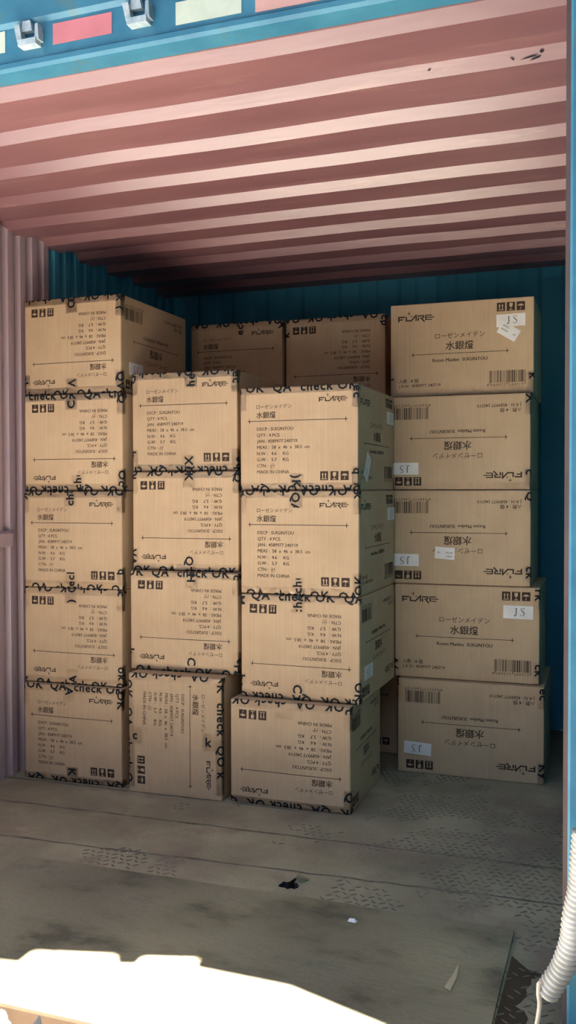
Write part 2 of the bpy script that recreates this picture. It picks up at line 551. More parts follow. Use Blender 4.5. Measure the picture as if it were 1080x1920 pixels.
class Carton:
    """local frame: x across the front, -y towards the viewer, z up from the base"""

    def __init__(self, seed, w, d, h, bulge=0.004):
        self.rng = random.Random(seed)
        self.w, self.d, self.h, self.b = w, d, h, bulge
        self.off = Vector((seed * 7.13, seed * 3.7, 0))

    def deform(self, x, y, z):
        fy = max(0.0, min(1.0, (-self.d / 2 + 0.03 - y) / 0.03))
        if fy <= 0:
            return y
        ex = max(0.0, 1 - (2 * x / self.w) ** 2)
        ez = max(0.0, 1 - (2 * z / self.h - 1) ** 2)
        e = min(1.0, 3 * ex) * min(1.0, 3 * ez)
        n = noise.noise(Vector((x * 6, z * 6, 0)) + self.off) * 0.0035
        return y - fy * (self.b * ex * ez + n * e)

    def place(self, x, y, z, eps=0.0):
        """round the point off at the box's edges, lift it by eps and follow the bulge"""
        hx, hy = self.w / 2 - RAD, self.d / 2 - RAD
        q = Vector((max(-hx, min(hx, x)), max(-hy, min(hy, y)), max(RAD, min(self.h - RAD, z))))
        d = Vector((x, y, z)) - q
        if d.length > 1e-9:
            p = q + d.normalized() * (RAD + eps)
        else:
            p = Vector((x, y, z))
        return Vector((p.x, self.deform(p.x, p.y, p.z), p.z))

    def front(self, X, Z, eps):
        """unfolded front-face coordinates, wrapping round onto the sides, the top and the base"""
        x, y, z = X, -self.d / 2, Z
        if X > self.w / 2:
            x, y = self.w / 2, -self.d / 2 + (X - self.w / 2)
        elif X < -self.w / 2:
            x, y = -self.w / 2, -self.d / 2 - (X + self.w / 2)
        if Z > self.h:
            z, y = self.h, -self.d / 2 + (Z - self.h)
        elif Z < 0:
            z, y = 0.0, -self.d / 2 - Z
        return self.place(x, y, z, eps)

    def right(self, A, Z, eps):
        return self.place(self.w / 2, -self.d / 2 + A, Z, eps)

    def body(self):
        mb = MB()

        def cuts(L):
            n = 20
            e = [0, RAD * 0.45, RAD]
            mid = [RAD + (L - 2 * RAD) * i / n for i in range(1, n)]
            return e + mid + [L - RAD, L - RAD * 0.45, L]
        cx = [a - self.w / 2 for a in cuts(self.w)]
        cyy = [a - self.d / 2 for a in cuts(self.d)]
        cz = cuts(self.h)

        def grid(us, vs, fn, flip):
            pts = [self.place(*fn(u, v)) for v in vs for u in us]
            n = len(us)
            fs = []
            for j in range(len(vs) - 1):
                for i in range(n - 1):
                    f = (j * n + i, j * n + i + 1, (j + 1) * n + i + 1, (j + 1) * n + i)
                    fs.append(f[::-1] if flip else f)
            mb.add(pts, fs, M['kraft'], True)
        W, D, H = self.w / 2, self.d / 2, self.h
        grid(cx, cz, lambda u, v: (u, -D, v), False)
        grid(cx, cz, lambda u, v: (u, D, v), True)
        grid(cyy, cz, lambda u, v: (W, u, v), False)
        grid(cyy, cz, lambda u, v: (-W, u, v), True)
        grid(cx, cyy, lambda u, v: (u, v, H), False)
        grid(cx, cyy, lambda u, v: (u, v, 0), True)
        self.mb = mb

    def artwork(self, P, turn, face='front'):
        """turn: 0 upright, 180 upside down, 90 quarter turn clockwise"""
        for vs, fs, mat, level in P.items:
            out = []
            for a, b in vs:
                if turn == 180:
                    a, b = P.w - a, P.h - b
                elif turn == 90:
                    a, b = b, P.w - a
                W = self.w if face == 'front' else self.d
                H = self.h
                PW, PH = (P.h, P.w) if turn == 90 else (P.w, P.h)
                a, b = a * W / PW, b * H / PH
                eps = 0.0006 + 0.0003 * level
                out.append(self.front(a - W / 2, b, eps) if face == 'front' else self.right(a, b, eps))
            self.mb.add(out, fs, M[mat])

    def film(self, mb, X0, X1, Z0, Z1, eps=0.0011):
        us = sorted(set([X0 + (X1 - X0) * i / 10 for i in range(11)] +
                        [e + s for e in (-self.w / 2, self.w / 2) for s in (-RAD, 0, RAD) if X0 < e + s < X1]))
        vs = sorted(set([Z0 + (Z1 - Z0) * i / 6 for i in range(7)] +
                        [e + s for e in (0, self.h) for s in (-RAD, 0, RAD) if Z0 < e + s < Z1]))
        for i in range(len(us) - 1):
            for j in range(len(vs) - 1):
                um, vm = (us[i] + us[i + 1]) / 2, (vs[j] + vs[j + 1]) / 2
                if abs(um) > self.w / 2 and (vm > self.h or vm < 0):
                    continue
                mb.add([self.front(us[a], vs[b], eps) for a, b in ((i, j), (i + 1, j), (i + 1, j + 1), (i, j + 1))],
                       [(0, 1, 2, 3)], M['film'], True)

    def letters(self, mb, s, X, Z, size, rot, clip, eps=0.0014):
        """tape lettering: s from (X,Z) along direction rot degrees, clipped to the tape's rectangle"""
        vs, fs, (a, b, c, d) = text2d(s, 0.026, 1.14)
        ca, sa = math.cos(math.radians(rot)), math.sin(math.radians(rot))
        bm = bmesh.new()
        bv = [bm.verts.new((X + (p * ca - (q - 0.36) * sa) * size, 0, Z + (p * sa + (q - 0.36) * ca) * size)) for p, q in vs]
        for f in fs:
            try:
                bm.faces.new([bv[i] for i in f])
            except ValueError:
                pass
        X0, X1, Z0, Z1 = clip
        W, H = self.w / 2, self.h

        def cut(co, no, clear):
            bmesh.ops.bisect_plane(bm, geom=bm.verts[:] + bm.edges[:] + bm.faces[:], plane_co=co, plane_no=no,
                                   clear_outer=clear)
        cut((X0, 0, 0), (-1, 0, 0), True)
        cut((X1, 0, 0), (1, 0, 0), True)
        cut((0, 0, Z0), (0, 0, -1), True)
        cut((0, 0, Z1), (0, 0, 1), True)
        for e in (-W, W):
            for k in (-RAD, 0, RAD):
                cut((e + k, 0, 0), (1, 0, 0), False)
        for e in (0, H):
            for k in (-RAD, 0, RAD):
                cut((0, 0, e + k), (0, 0, 1), False)
        vs = [v.co.copy() for v in bm.verts]
        bm.verts.index_update()
        fs = []
        for f in bm.faces:
            m = f.calc_center_median()
            if abs(m.x) > W and (m.z > H or m.z < 0):
                continue
            fs.append(tuple(v.index for v in f.verts))
        bm.free()
        if fs:
            mb.add([self.front(v.x, v.z, eps) for v in vs], fs, M['tape_ink'])

    def tape(self, parent, X0, X1, Z0, Z1, items):
        mb = MB()
        self.film(mb, X0, X1, Z0, Z1)
        for s, X, Z, rot, size in items:
            self.letters(mb, s, X, Z, size, rot, (X0, X1, Z0, Z1))
        return mb.build('packing_tape', parent)


TS = 0.047          # size of the tape lettering
PHRASE = 'check OK  QA  check OK  QA  check OK  QA  check OK  QA'


def sticker(parent, ct, cx, cz, w, h, ang, kind, name, side=False):
    """paper label stuck on the front: centre cx (from the middle), cz (from the base), turned by ang degrees"""
    mb = MB()
    ca, sa = math.cos(math.radians(ang)), math.sin(math.radians(ang))

    def T(a, b, eps):
        return (ct.right if side else ct.front)(cx + a * ca - b * sa, cz + a * sa + b * ca, eps)
    n = 6
    for lay, m in ((0.0016, M['paper']),):
        pts = [T(-w / 2 + w * i / n, -h / 2 + h * j / n, lay) for j in range(n + 1) for i in range(n + 1)]
        back = [T(-w / 2 + w * i / n, -h / 2 + h * j / n, 0.0005) for j in range(n + 1) for i in range(n + 1)]
        fs = [(j * (n + 1) + i, j * (n + 1) + i + 1, (j + 1) * (n + 1) + i + 1, (j + 1) * (n + 1) + i)
              for j in range(n) for i in range(n)]
        rim = [i for i in range(n + 1)] + [j * (n + 1) + n for j in range(1, n + 1)] + \
              [n * (n + 1) + i for i in range(n - 1, -1, -1)] + [j * (n + 1) for j in range(n - 1, 0, -1)]
        N2 = len(pts)
        rf = [(rim[k], N2 + rim[k], N2 + rim[(k + 1) % len(rim)], rim[(k + 1) % len(rim)]) for k in range(len(rim))]
        mb.add(pts + back, fs + rf, m)
    P = Print2D(w, h)
    if kind == 'JS':
        s = h * 0.62
        jx, jy = w * 0.36, h * 0.2
        # serif J
        q = [(0.26, 0.98), (0.26, 0.30), (0.24, 0.12), (0.15, 0.02), (0.05, 0.04), (0.03, 0.10)]
        P.polys([[(jx + a * s, jy + b * s) for a, b in p] for p in stroke(q, 0.10, 0.07)], 'paper_ink')
        P.polys([[(jx + a * s, jy + b * s) for a, b in p] for p in
                 stroke([(0.13, 0.98), (0.39, 0.98)], 0.035) + star(0.06, 0.12, 0.05, 0.6)], 'paper_ink')
        sx, sy = w * 0.57, h * 0.24
        q = [(0.46, 0.80), (0.42, 0.91), (0.30, 0.98), (0.17, 0.96), (0.09, 0.86), (0.10, 0.72), (0.20, 0.60), (0.34, 0.51),
             (0.46, 0.38), (0.48, 0.22), (0.40, 0.07), (0.26, 0.0), (0.14, 0.03), (0.06, 0.12)]
        ws = [0.04, 0.05, 0.045, 0.05, 0.07, 0.085, 0.10, 0.10, 0.085, 0.07, 0.05, 0.045, 0.04]
        for k in range(len(q) - 1):
            P.polys([[(sx + a * s, sy + b * s) for a, b in p] for p in stroke(q[k:k + 2], ws[k])], 'paper_ink')
        P.polys([[(sx + a * s, sy + b * s) for a, b in p] for p in
                 stroke([(0.46, 0.74), (0.46, 0.98)], 0.03) + stroke([(0.06, 0.02), (0.06, 0.24)], 0.03)], 'paper_ink')
    else:
        P.text('A955-', w * 0.10, h * 0.66, size=h * 0.24, mat='paper_ink')
        P.text('00934', w * 0.10, h * 0.36, size=h * 0.24, mat='paper_ink')
        P.text('-43', w * 0.72, h * 0.40, size=h * 0.22, mat='paper_ink')
    for vs, fs, mat, level in P.items:
        mb.add([T(a - w / 2, b - h / 2, 0.0020) for a, b in vs], fs, M[mat])
    o = mb.build(name, parent)
    return o


def carton(seed, kind, turn, x, y, z, rot, label, group, w=None, d=None, top=None, bottom=None, tongues=(), corners=(),
           strip=None, stickers=(), side=None, tall=0.385, pieces=(), side_stickers=()):
    """x,y: the lower left corner of the front face; z: height of the base; rot: degrees"""
    if w is None:
        w = 0.46 if kind == 'narrow' else 0.58
    if d is None:
        d = 0.58 if kind == 'narrow' else 0.46
    hh = tall - 0.0015
    ct = Carton(seed, w, d, hh, bulge=random.Random(seed).uniform(0.003, 0.007))
    ct.body()
    art = narrow_print(random.Random(seed + 50)) if kind == 'narrow' else wide_print()
    ct.artwork(art, turn)
    if side is not None:
        ct.artwork(wide_print(), side, 'right')
    o = ct.mb.build('cardboard_box')
    r = math.radians(rot)
    o.location = (x + (w / 2) * math.cos(r) - (d / 2) * math.sin(r), y + (w / 2) * math.sin(r) + (d / 2) * math.cos(r), z)
    o.rotation_euler = (0, 0, r)
    tag(o, label, 'box', group)
    W = w / 2
    wr = 0.034
    if top is not None:
        ct.tape(o, -W - wr, W + wr, hh - 0.026, hh + 0.004, [(PHRASE, -W - 0.10 - top[0], hh - 0.001, 0 if top[1] == 0 else 0, TS)]
                if top[1] == 0 else [(PHRASE, W + 0.10 + top[0], hh - 0.001, 180, TS)])
    if bottom is not None:
        ct.tape(o, -W - wr, W + wr, -0.0045, 0.027, [(PHRASE, -W - 0.10 - bottom[0], 0.001, 0, TS)]
                if bottom[1] == 0 else [(PHRASE, W + 0.10 + bottom[0], 0.001, 180, TS)])
    for tx, place, s, rt in tongues:
        L = 0.062
        Z0, Z1 = (hh - L, hh - 0.001) if place == 't' else (0.001, L)
        if rt == 90:
            item = (s, tx, Z0 + 0.004, 90, TS)
        else:
            item = (s, tx, Z1 - 0.004, -90, TS)
        ct.tape(o, tx - 0.026, tx + 0.026, Z0, Z1, [item])
    for sd, place, s, rt in corners:
        L = 0.085
        Z0, Z1 = (hh - L, hh - 0.001) if place == 't' else ((0.001, L) if place == 'b' else (0.02, hh - 0.02))
        xe = -W if sd == 'l' else W
        item = (s, xe, Z0 + 0.004, 90, TS) if rt == 90 else (s, xe, Z1 - 0.004, -90, TS)
        ct.tape(o, xe - 0.024, xe + 0.024, Z0, Z1, [item])
    if strip == 'b':
        ct.tape(o, -W + 0.004, W - 0.004, -0.0045, 0.03, [])
    for X0, X1, Z0, Z1, items in pieces:
        ct.tape(o, X0, X1, Z0, Z1, items)
    for st in stickers:
        sticker(o, ct, *st)
    for st in side_stickers:
        sticker(o, ct, *st, side=True)
    return o


# ------------------------------------------------------------------ the container
XL, XR, YF, YB, ZC = -2.315, -0.075, 1.95, 4.56, 2.2

# floor: a plate with a torn hole, dirty weld seams and raised treads where the dust is worn off
fl = MB()
hole_c = (-0.905, 2.497)
hx0, hx1, hy0, hy1 = -1.02, -0.80, 2.42, 2.60
FX0, FX1, FY0, FY1 = -2.6, 0.5, 1.70, YB
for x0, x1, y0, y1 in ((FX0, hx0, FY0, FY1), (hx1, FX1, FY0, FY1), (hx0, hx1, FY0, hy0), (hx0, hx1, hy1, FY1)):
    fl.add([(x0, y0, 0), (x1, y0, 0), (x1, y1, 0), (x0, y1, 0)], [(0, 1, 2, 3)], M['steel'])
angs = sorted([math.atan2(b - hole_c[1], a - hole_c[0]) for a in (hx0, hx1) for b in (hy0, hy1)] +
              [2 * math.pi * i / 22 - math.pi + 0.05 for i in range(22)])
outer, inner, low = [], [], []
rh = random.Random(3)
for a in angs:
    ca, sa = math.cos(a), math.sin(a)
    ts = []
    for lim, cpt, dd in ((hx0, hole_c[0], ca), (hx1, hole_c[0], ca), (hy0, hole_c[1], sa), (hy1, hole_c[1], sa)):
        if abs(dd) > 1e-6 and (lim - cpt) / dd > 0:
            ts.append((lim - cpt) / dd)
    t = min(ts)
    outer.append((hole_c[0] + ca * t, hole_c[1] + sa * t, 0))
    rr = 0.026 * (1 + 0.18 * rh.uniform(-1, 1)) * (1.15 if abs(ca) > 0.7 else 0.95)
    rr += 0.075 * max(0.0, 1 - abs(a - 1.45) / 0.2)
    inner.append((hole_c[0] + ca * rr, hole_c[1] + sa * rr, 0))
    low.append((hole_c[0] + ca * rr, hole_c[1] + sa * rr, -0.06))
n = len(angs)
fl.add(outer + inner, [(i, (i + 1) % n, n + (i + 1) % n, n + i) for i in range(n)], M['steel'])
fl.add(inner + low, [(i, (i + 1) % n, n + (i + 1) % n, n + i) for i in range(n)], M['dark'])
fl.add(low, [tuple(range(n))], M['dark'])
fl.box(FX0, FX1, FY0, FY1, -0.09, -0.07, M['steel'])
fl.box(FX0, FX1, FY0 - 0.012, FY0, -0.09, 0.0, M['rust'])
rt = random.Random(11)
for (xa, ya, xb, yb) in ((XL, 2.52, 0.0, 2.64), (XL, 2.83, 0.0, 2.885), (XL, 3.07, -1.0, 3.10)):
    m_ = 40
    pts = []
    for i in range(m_ + 1):
        t = i / m_
        pts.append((xa + (xb - xa) * t, ya + (yb - ya) * t + rt.uniform(-0.004, 0.004), rt.uniform(0.2, 1.3) * 0.0055))
    for i in range(m_):
        a, b = pts[i], pts[i + 1]
        fl.add([(a[0], a[1] - a[2], 0.0008), (b[0], b[1] - b[2], 0.0008), (b[0], b[1], 0.003), (a[0], a[1], 0.003),
                (b[0], b[1] + b[2], 0.0008), (a[0], a[1] + a[2], 0.0008)], [(0, 1, 2, 3), (3, 2, 4, 5)], M['seam'])
gx = XL + 0.02
ix = 0
while gx < -0.02:
    gy, iy = 1.98, 0
    while gy < 3.7:
        cx, cy_ = gx + (0.013 if iy % 2 else 0), gy
        dust = noise.noise(Vector((cx * 1.7, cy_ * 3.2, 4.0))) + 0.55 * (cx + 0.95) - 0.12 * abs(cy_ - 2.6)
        fine = noise.noise(Vector((cx * 9, cy_ * 9, 1.0)))
        if dust + 0.5 * fine > 0.12 and rt.random() > 0.12 and (cx - hole_c[0]) ** 2 + (cy_ - hole_c[1]) ** 2 > 0.006:
            a = math.radians(38 if (ix + iy) % 2 else -38)
            L, B, H = 0.013, 0.0034, 0.0022
            ca, sa = math.cos(a), math.sin(a)

            def q(u, v, z):
                return (cx + u * ca - v * sa, cy_ + u * sa + v * ca, z)
            fl.add([q(-L, 0, 0), q(-L * .4, -B, 0), q(L * .4, -B, 0), q(L, 0, 0), q(L * .4, B, 0), q(-L * .4, B, 0),
                    q(-L * .5, 0, H), q(L * .5, 0, H)],
                   [(0, 1, 6), (1, 2, 7, 6), (2, 3, 7), (3, 4, 7), (4, 5, 6, 7), (5, 0, 6)], M['tread'])
        gy += 0.026
        iy += 1
    gx += 0.026
    ix += 1
floor = structure(fl.build('floor'))
# the torn corner of plate standing up beside the hole
tf = MB()
tf.add([(-0.905, 2.585, 0), (-0.878, 2.52, 0), (-0.86, 2.548, 0.004), (-0.907, 2.586, 0.004), (-0.887, 2.505, 0.020),
        (-0.884, 2.507, 0.024)], [(0, 1, 4), (0, 4, 5, 3), (3, 5, 2), (1, 2, 5, 4), (0, 3, 2, 1)], M['steel'])
tf.build('torn_flap', floor, True)

# the roof: pressed ribs running across the container
prof = []
pitch = 0.2535
y = 2.066
lo = [(YF + 0.002, ZC + 0.03)]
while y < YB:
    lo += [(y, ZC + 0.03), (y + 0.022, ZC), (y + 0.135, ZC), (y + 0.157, ZC + 0.03)]
    y += pitch
lo = [p for p in lo if p[0] < YB] + [(YB, ZC + 0.03)]
ce = MB()
nx = 24
xs = [XL - 0.02 + (XR + 0.04 - XL) * i / nx for i in range(nx + 1)]
rv = random.Random(5)
vs = []
for x in xs:
    for (yy, zz) in lo:
        dz = noise.noise(Vector((x * 2.3, yy * 2, 7))) * 0.004
        vs.append((x, yy + noise.noise(Vector((x * 3, yy * 5, 2))) * 0.002, zz + dz))
k = len(lo)
ce.add(vs, [(i * k + j, i * k + j + 1, (i + 1) * k + j + 1, (i + 1) * k + j) for i in range(nx) for j in range(k - 1)], M['red'])
ce.box(XL - 0.05, XR + 0.05, YF + 0.07, YB, ZC + 0.06, ZC + 0.075, M['red'])
ceiling = structure(ce.build('ceiling'))
# gouges in the paint of the front ribs
gm = MB()
for (x, yy, ln, wd, a) in ((-0.215, 2.345, 0.045, 0.004, 8), (-0.20, 2.338, 0.03, 0.005, 14), (-0.185, 2.36, 0.008, 0.012, 70),
                           (-0.255, 2.35, 0.014, 0.004, -40), (-0.46, 2.357, 0.009, 0.005, 10)):
    ca, sa = math.cos(math.radians(a)), math.sin(math.radians(a))
    c0 = Vector((x, yy, ZC + 0.03 * (2.0 + 0.3395 - yy + 0.002) / 0.022 - 0.001))
    t1 = Vector((1, 0, 0))
    t2 = Vector((0, -0.022, 0.03)).normalized()
    nn = Vector((0, -0.03, -0.022)).normalized()
    qs = []
    for u, v in ((-1, 0), (-0.3, -0.7), (0.6, -1), (1, 0.1), (0.3, 0.8), (-0.5, 0.5)):
        p = u * ln / 2
        r_ = v * wd / 2
        qs.append((p * ca - r_ * sa, p * sa + r_ * ca))
    yb = 2.066 + pitch
    base = Vector((x, yb + 0.011, ZC + 0.015)) + nn * 0.004
    gm.add([base + t1 * a_ + t2 * (b_ + (yy - 2.35) * 0.6) for a_, b_ in qs], [tuple(range(6))], M['dark'])
gm.build('paint_gouge', ceiling)

# side and end walls
wl = MB()
yy = 1.95
pts = [(XL, yy)]
while yy < YB - 0.1:
    pts += [(XL, yy + 0.035), (XL - 0.02, yy + 0.045), (XL - 0.02, yy + 0.072), (XL, yy + 0.082)]
    yy += 0.082
pts.append((XL, YB))
for z0, z1 in ((0.0, 2.235),):
    vs = [(x, yv, z) for (x, yv) in pts for z in (z0, z1)]
    for i in range(len(pts) - 1):
        wl.add(vs[2 * i:2 * i + 4], [(0, 2, 3, 1)], M['wallred'] if pts[i][1] < 3.36 else M['deepblue'])  # rear stretch coloured blue to stand in for shade past the lit part
wl.box(XL - 0.05, XL - 0.03, YF, YB, 0, 2.235, M['wallred'])
wall_left = structure(wl.build('wall_left'))
rl = MB()
rl.prism([(XL, 0.93), (XL + 0.012, 0.935), (XL + 0.016, 0.985), (XL, 0.995)], 'y', YF, 3.10, M['wallred'])
rl.build('horizontal_rail', wall_left, True)
wr_ = MB()
wr_.box(XR, XR + 0.03, YF, YB, 0, 2.235, M['deepblue'])
structure(wr_.build('wall_right'))
wb = MB()
pts = []
xx = XL - 0.02
while xx < XR + 0.02:
    pts += [(xx, YB), (xx + 0.07, YB), (xx + 0.09, YB + 0.012), (xx + 0.16, YB + 0.012), (xx + 0.18, YB)]
    xx += 0.2
vs = [(x, yv, z) for (x, yv) in pts for z in (0.0, 2.235)]
wb.add(vs, [(2 * i, 2 * i + 2, 2 * i + 3, 2 * i + 1) for i in range(len(pts) - 1)], M['deepblue'])
wb.box(XL - 0.05, XR + 0.05, YB + 0.04, YB + 0.06, 0, 2.235, M['deepblue'])
structure(wb.build('wall_back'))

# the head beam over the opening, its reflective sheets and lashing lugs
hb = MB()
hb.prism([(YF, ZC + 0.004), (YF - 0.006, ZC + 0.012), (YF - 0.006, ZC + 0.024), (YF, ZC + 0.03), (YF, ZC + 0.112), (YF - 0.010, ZC + 0.122),
          (YF - 0.014, ZC + 0.26), (YF + 0.06, ZC + 0.28), (YF + 0.06, ZC + 0.004)], 'x', XL - 0.08, 0.10, M['blue'])
head = structure(hb.build('trim_1', None, True))
F_ = YF / 1.9


def on_head(x, z):
    return x * F_, CAM_Z + (z - CAM_Z) * F_


for xa, xb, za, zb, mt in ((-1.60, -1.42, 2.228, 2.279, 'reflect_white'), (-1.283, -1.122, 2.224, 2.273, 'reflect_red'),
                           (-0.956, -0.794, 2.213, 2.264, 'reflect_white'), (-0.761, -0.600, 2.207, 2.258, 'reflect_pink'),
                           (-0.44, -0.28, 2.206, 2.256, 'reflect_white')):
    x0, z0 = on_head(xa, za)
    x1, z1 = on_head(xb, zb)
    sh = MB()
    sh.box(x0, x1, YF - 0.0015, YF, z0, z1, M[mt])
    so = sh.build('reflective_sheet', head)
    so['label'] = {'reflect_white': 'white reflective sheet', 'reflect_red': 'red reflective sheet',
                   'reflect_pink': 'faded pink reflective sheet'}[mt]
for xc in (-1.345, -1.048):
    x0, z0 = on_head(xc, 2.222)
    lg = MB()
    y0 = YF - 0.012
    lg.box(x0 - 0.022, x0 + 0.030, YF - 0.026, YF, z0 + 0.001, z0 + 0.016, M['galv'])
    lg.prism([(x0 - 0.036, z0 + 0.055), (x0 - 0.026, z0 + 0.012), (x0 - 0.012, z0 + 0.012), (x0 - 0.020, z0 + 0.055)], 'y', YF - 0.022, YF, M['galv'])
    lg.prism([(x0 + 0.024, z0 + 0.012), (x0 + 0.036, z0 + 0.012), (x0 + 0.034, z0 + 0.05), (x0 + 0.026, z0 + 0.05)], 'y', YF - 0.022, YF, M['galv'])
    lg.prism([(x0 - 0.02, z0 + 0.04), (x0 + 0.012, z0 + 0.04), (x0 + 0.006, z0 + 0.066), (x0 - 0.016, z0 + 0.066)], 'y', YF - 0.014, YF, M['galv'])
    lg.build('lashing_lug', head, True)

# the corner post at the right of the opening
ps = MB()
PX = -0.0975
ps.prism([(PX, YF + 0.10), (PX, YF + 0.005), (PX + 0.005, YF), (0.10, YF), (0.10, YF + 0.10)], 'z', 0.0, ZC + 0.25, M['blue'])
ps.box(PX - 0.0095, PX, YF + 0.01, YF + 0.06, 0.0, ZC + 0.03, M['postred'])
structure(ps.build('trim_2', None, True))

# left corner post, out of sight at the left
pl = MB()
pl.box(XL - 0.10, XL, YF, YF + 0.10, 0.0, ZC + 0.25, M['blue'])
structure(pl.build('trim_3'))

# ------------------------------------------------------------------ outside: apron, added light-blocking walls and an added canopy whose edge cuts the sun patch
gr = MB()
gr.add([(-14, -16, -0.165), (12, -16, -0.165), (12, 1.72, -0.165), (-14, 1.72, -0.165)], [(0, 1, 2, 3)], M['asphalt'])
gr.box(-3.4, 1.0, 0.35, 1.72, -0.2, -0.16, M['concrete'])  # unseen pale strip, sized to bounce sunlight in from close by
gr.box(-14, 12, -16, 1.72, -0.4, -0.17, M['concrete'])
structure(gr.build('ground'))

yw = MB()  # unseen wall added to keep light from the right off the boxes
yw.box(1.0, 1.25, -9.0, 1.85, -0.16, 3.55, M['yard'])
yw.box(0.97, 1.28, -9.0, 1.85, 3.55, 3.6, M['concrete'])
structure(yw.build('wall_added_right'))
yb = MB()  # unseen wall added to block the bright horizon and dim the back row
yb.box(-11.0, 1.25, -6.8, -6.5, -0.16, 4.4, M['yard'])
yb.box(-11.03, 1.28, -6.83, -6.47, 4.4, 4.48, M['concrete'])
structure(yb.build('wall_added_far'))

HC = 3.3  # height of the unseen canopy, added to shape the sun patch
off = Vector((-SUN_DIR.x / -SUN_DIR.z * HC, -SUN_DIR.y / -SUN_DIR.z * HC))
edge = [(-14.0, 1.45), (-2.2, 1.72), (-1.361, 1.841), (-1.365, 1.902), (-1.165, 1.954), (-1.141, 1.914), (-1.09, 1.932), (-1.101, 1.966),
        (-0.946, 2.013), (-0.953, 1.966), (-0.714, 1.962), (-0.517, 1.90), (-0.20, 1.80), (0.6, 1.45), (6.0, -1.0), (14.0, -4.0)]
edge = [(a + off.x, b + off.y) for a, b in edge]
cp = MB()
top_y = 7.5
vs, fs = [], []
for (a, b) in edge:
    vs += [(a, b, HC), (a, top_y, HC), (a, b, HC + 0.04), (a, top_y, HC + 0.04)]
for i in range(len(edge) - 1):
    a, b = 4 * i, 4 * (i + 1)
    fs += [(a, a + 1, b + 1, b), (a + 2, b + 2, b + 3, a + 3), (a, b, b + 2, a + 2), (a + 1, a + 3, b + 3, b + 1)]
cp.add(vs, fs, M['canopy'])
structure(cp.build('added_canopy'))

# ------------------------------------------------------------------ things on the floor
mat_mb = MB()
mx0, mx1, my0, my1 = -1.752, -0.252, 1.705, 2.40
nx, ny = 30, 14
top = []
for j in range(ny + 1):
    for i in range(nx + 1):
        x = mx0 + (mx1 - mx0) * i / nx
        yv = my0 + (my1 - my0) * j / ny + 0.018 * (i / nx) * (j / ny)
        z = 0.012 + 0.003 * noise.noise(Vector((x * 3, yv * 3, 9)))
        top.append((x, yv, z))
N1 = nx + 1
fs = [(j * N1 + i, j * N1 + i + 1, (j + 1) * N1 + i + 1, (j + 1) * N1 + i) for j in range(ny) for i in range(nx)]
rim = list(range(N1)) + [j * N1 + nx for j in range(1, ny + 1)] + [ny * N1 + i for i in range(nx - 1, -1, -1)] + [j * N1 for j in range(ny - 1, 0, -1)]
base = [(top[i][0], top[i][1], 0.0) for i in rim]
n0 = len(top)
fs += [(rim[(k + 1) % len(rim)], rim[k], n0 + k, n0 + (k + 1) % len(rim)) for k in range(len(rim))]
fs += [tuple(n0 + k for k in range(len(rim)))[::-1]]
mat_mb.add(top + base, fs, M['rubber'])
mat_mb.add([(-0.372, 2.07, 0.0165), (-0.357, 2.06, 0.0165), (-0.352, 2.12, 0.0165), (-0.358, 2.19, 0.0165), (-0.364, 2.13, 0.0165)],
           [(0, 1, 2, 3, 4)], M['scuff'])
rm = mat_mb.build('rubber_mat')
tag(rm, 'black dusty rubber mat lying on the floor at the opening, half in the sun', 'mat')

# dark wet patch beside the mat
st = MB()
pts = [(-0.245, 2.30), (-0.222, 2.27), (-0.20, 2.245), (-0.168, 2.235), (-0.176, 2.215), (-0.19, 2.205), (-0.188, 2.18), (-0.198, 2.155),
       (-0.192, 2.13), (-0.205, 2.09), (-0.214, 2.075), (-0.192, 2.06), (-0.182, 2.035), (-0.185, 2.01), (-0.20, 1.97), (-0.23, 1.93), (-0.25, 1.93)]
st.add([(a, b, 0.0006) for a, b in pts], [tuple(range(len(pts)))[::-1]], M['stain'])
st.build('wet_patch', floor, True)

# corrugated hose hanging along the right post, with a cord coming out of it
def aim(px, py, Y):
    d = _R * ((px - 540) / FPX) - _U * ((py - 960) / FPX) + _W
    return Vector((0, 0, CAM_Z)) + d * (Y / d.y)


ctrl = [(0.010, 1.80, 0.80), (-0.030, 1.80, 0.40)]
way = [(-0.048, 1.80, 0.62), (-0.066, 1.80, 0.45), (-0.079, 1.80, 0.36), (-0.0925, 1.80, 0.28), (-0.112, 1.795, 0.215), (-0.138, 1.79, 0.165)]


def spline(P, n):
    P = [Vector(p) for p in P]
    P = [2 * P[0] - P[1]] + P + [2 * P[-1] - P[-2]]
    out = []
    for i in range(1, len(P) - 2):
        for k in range(n):
            t = k / n
            a, b, c, d = P[i - 1:i + 3]
            out.append(0.5 * ((2 * b) + (c - a) * t + (2 * a - 5 * b + 4 * c - d) * t * t + (3 * b - a - 3 * c + d) * t ** 3))
    out.append(P[-2])
    return out


def resample(P, step):
    out = [P[0].copy()]
    acc = 0.0
    for a, b in zip(P, P[1:]):
        L = (b - a).length
        t = step - acc
        while t <= L:
            out.append(a + (b - a) * (t / L))
            t += step
        acc = (acc + L) % step
    return out


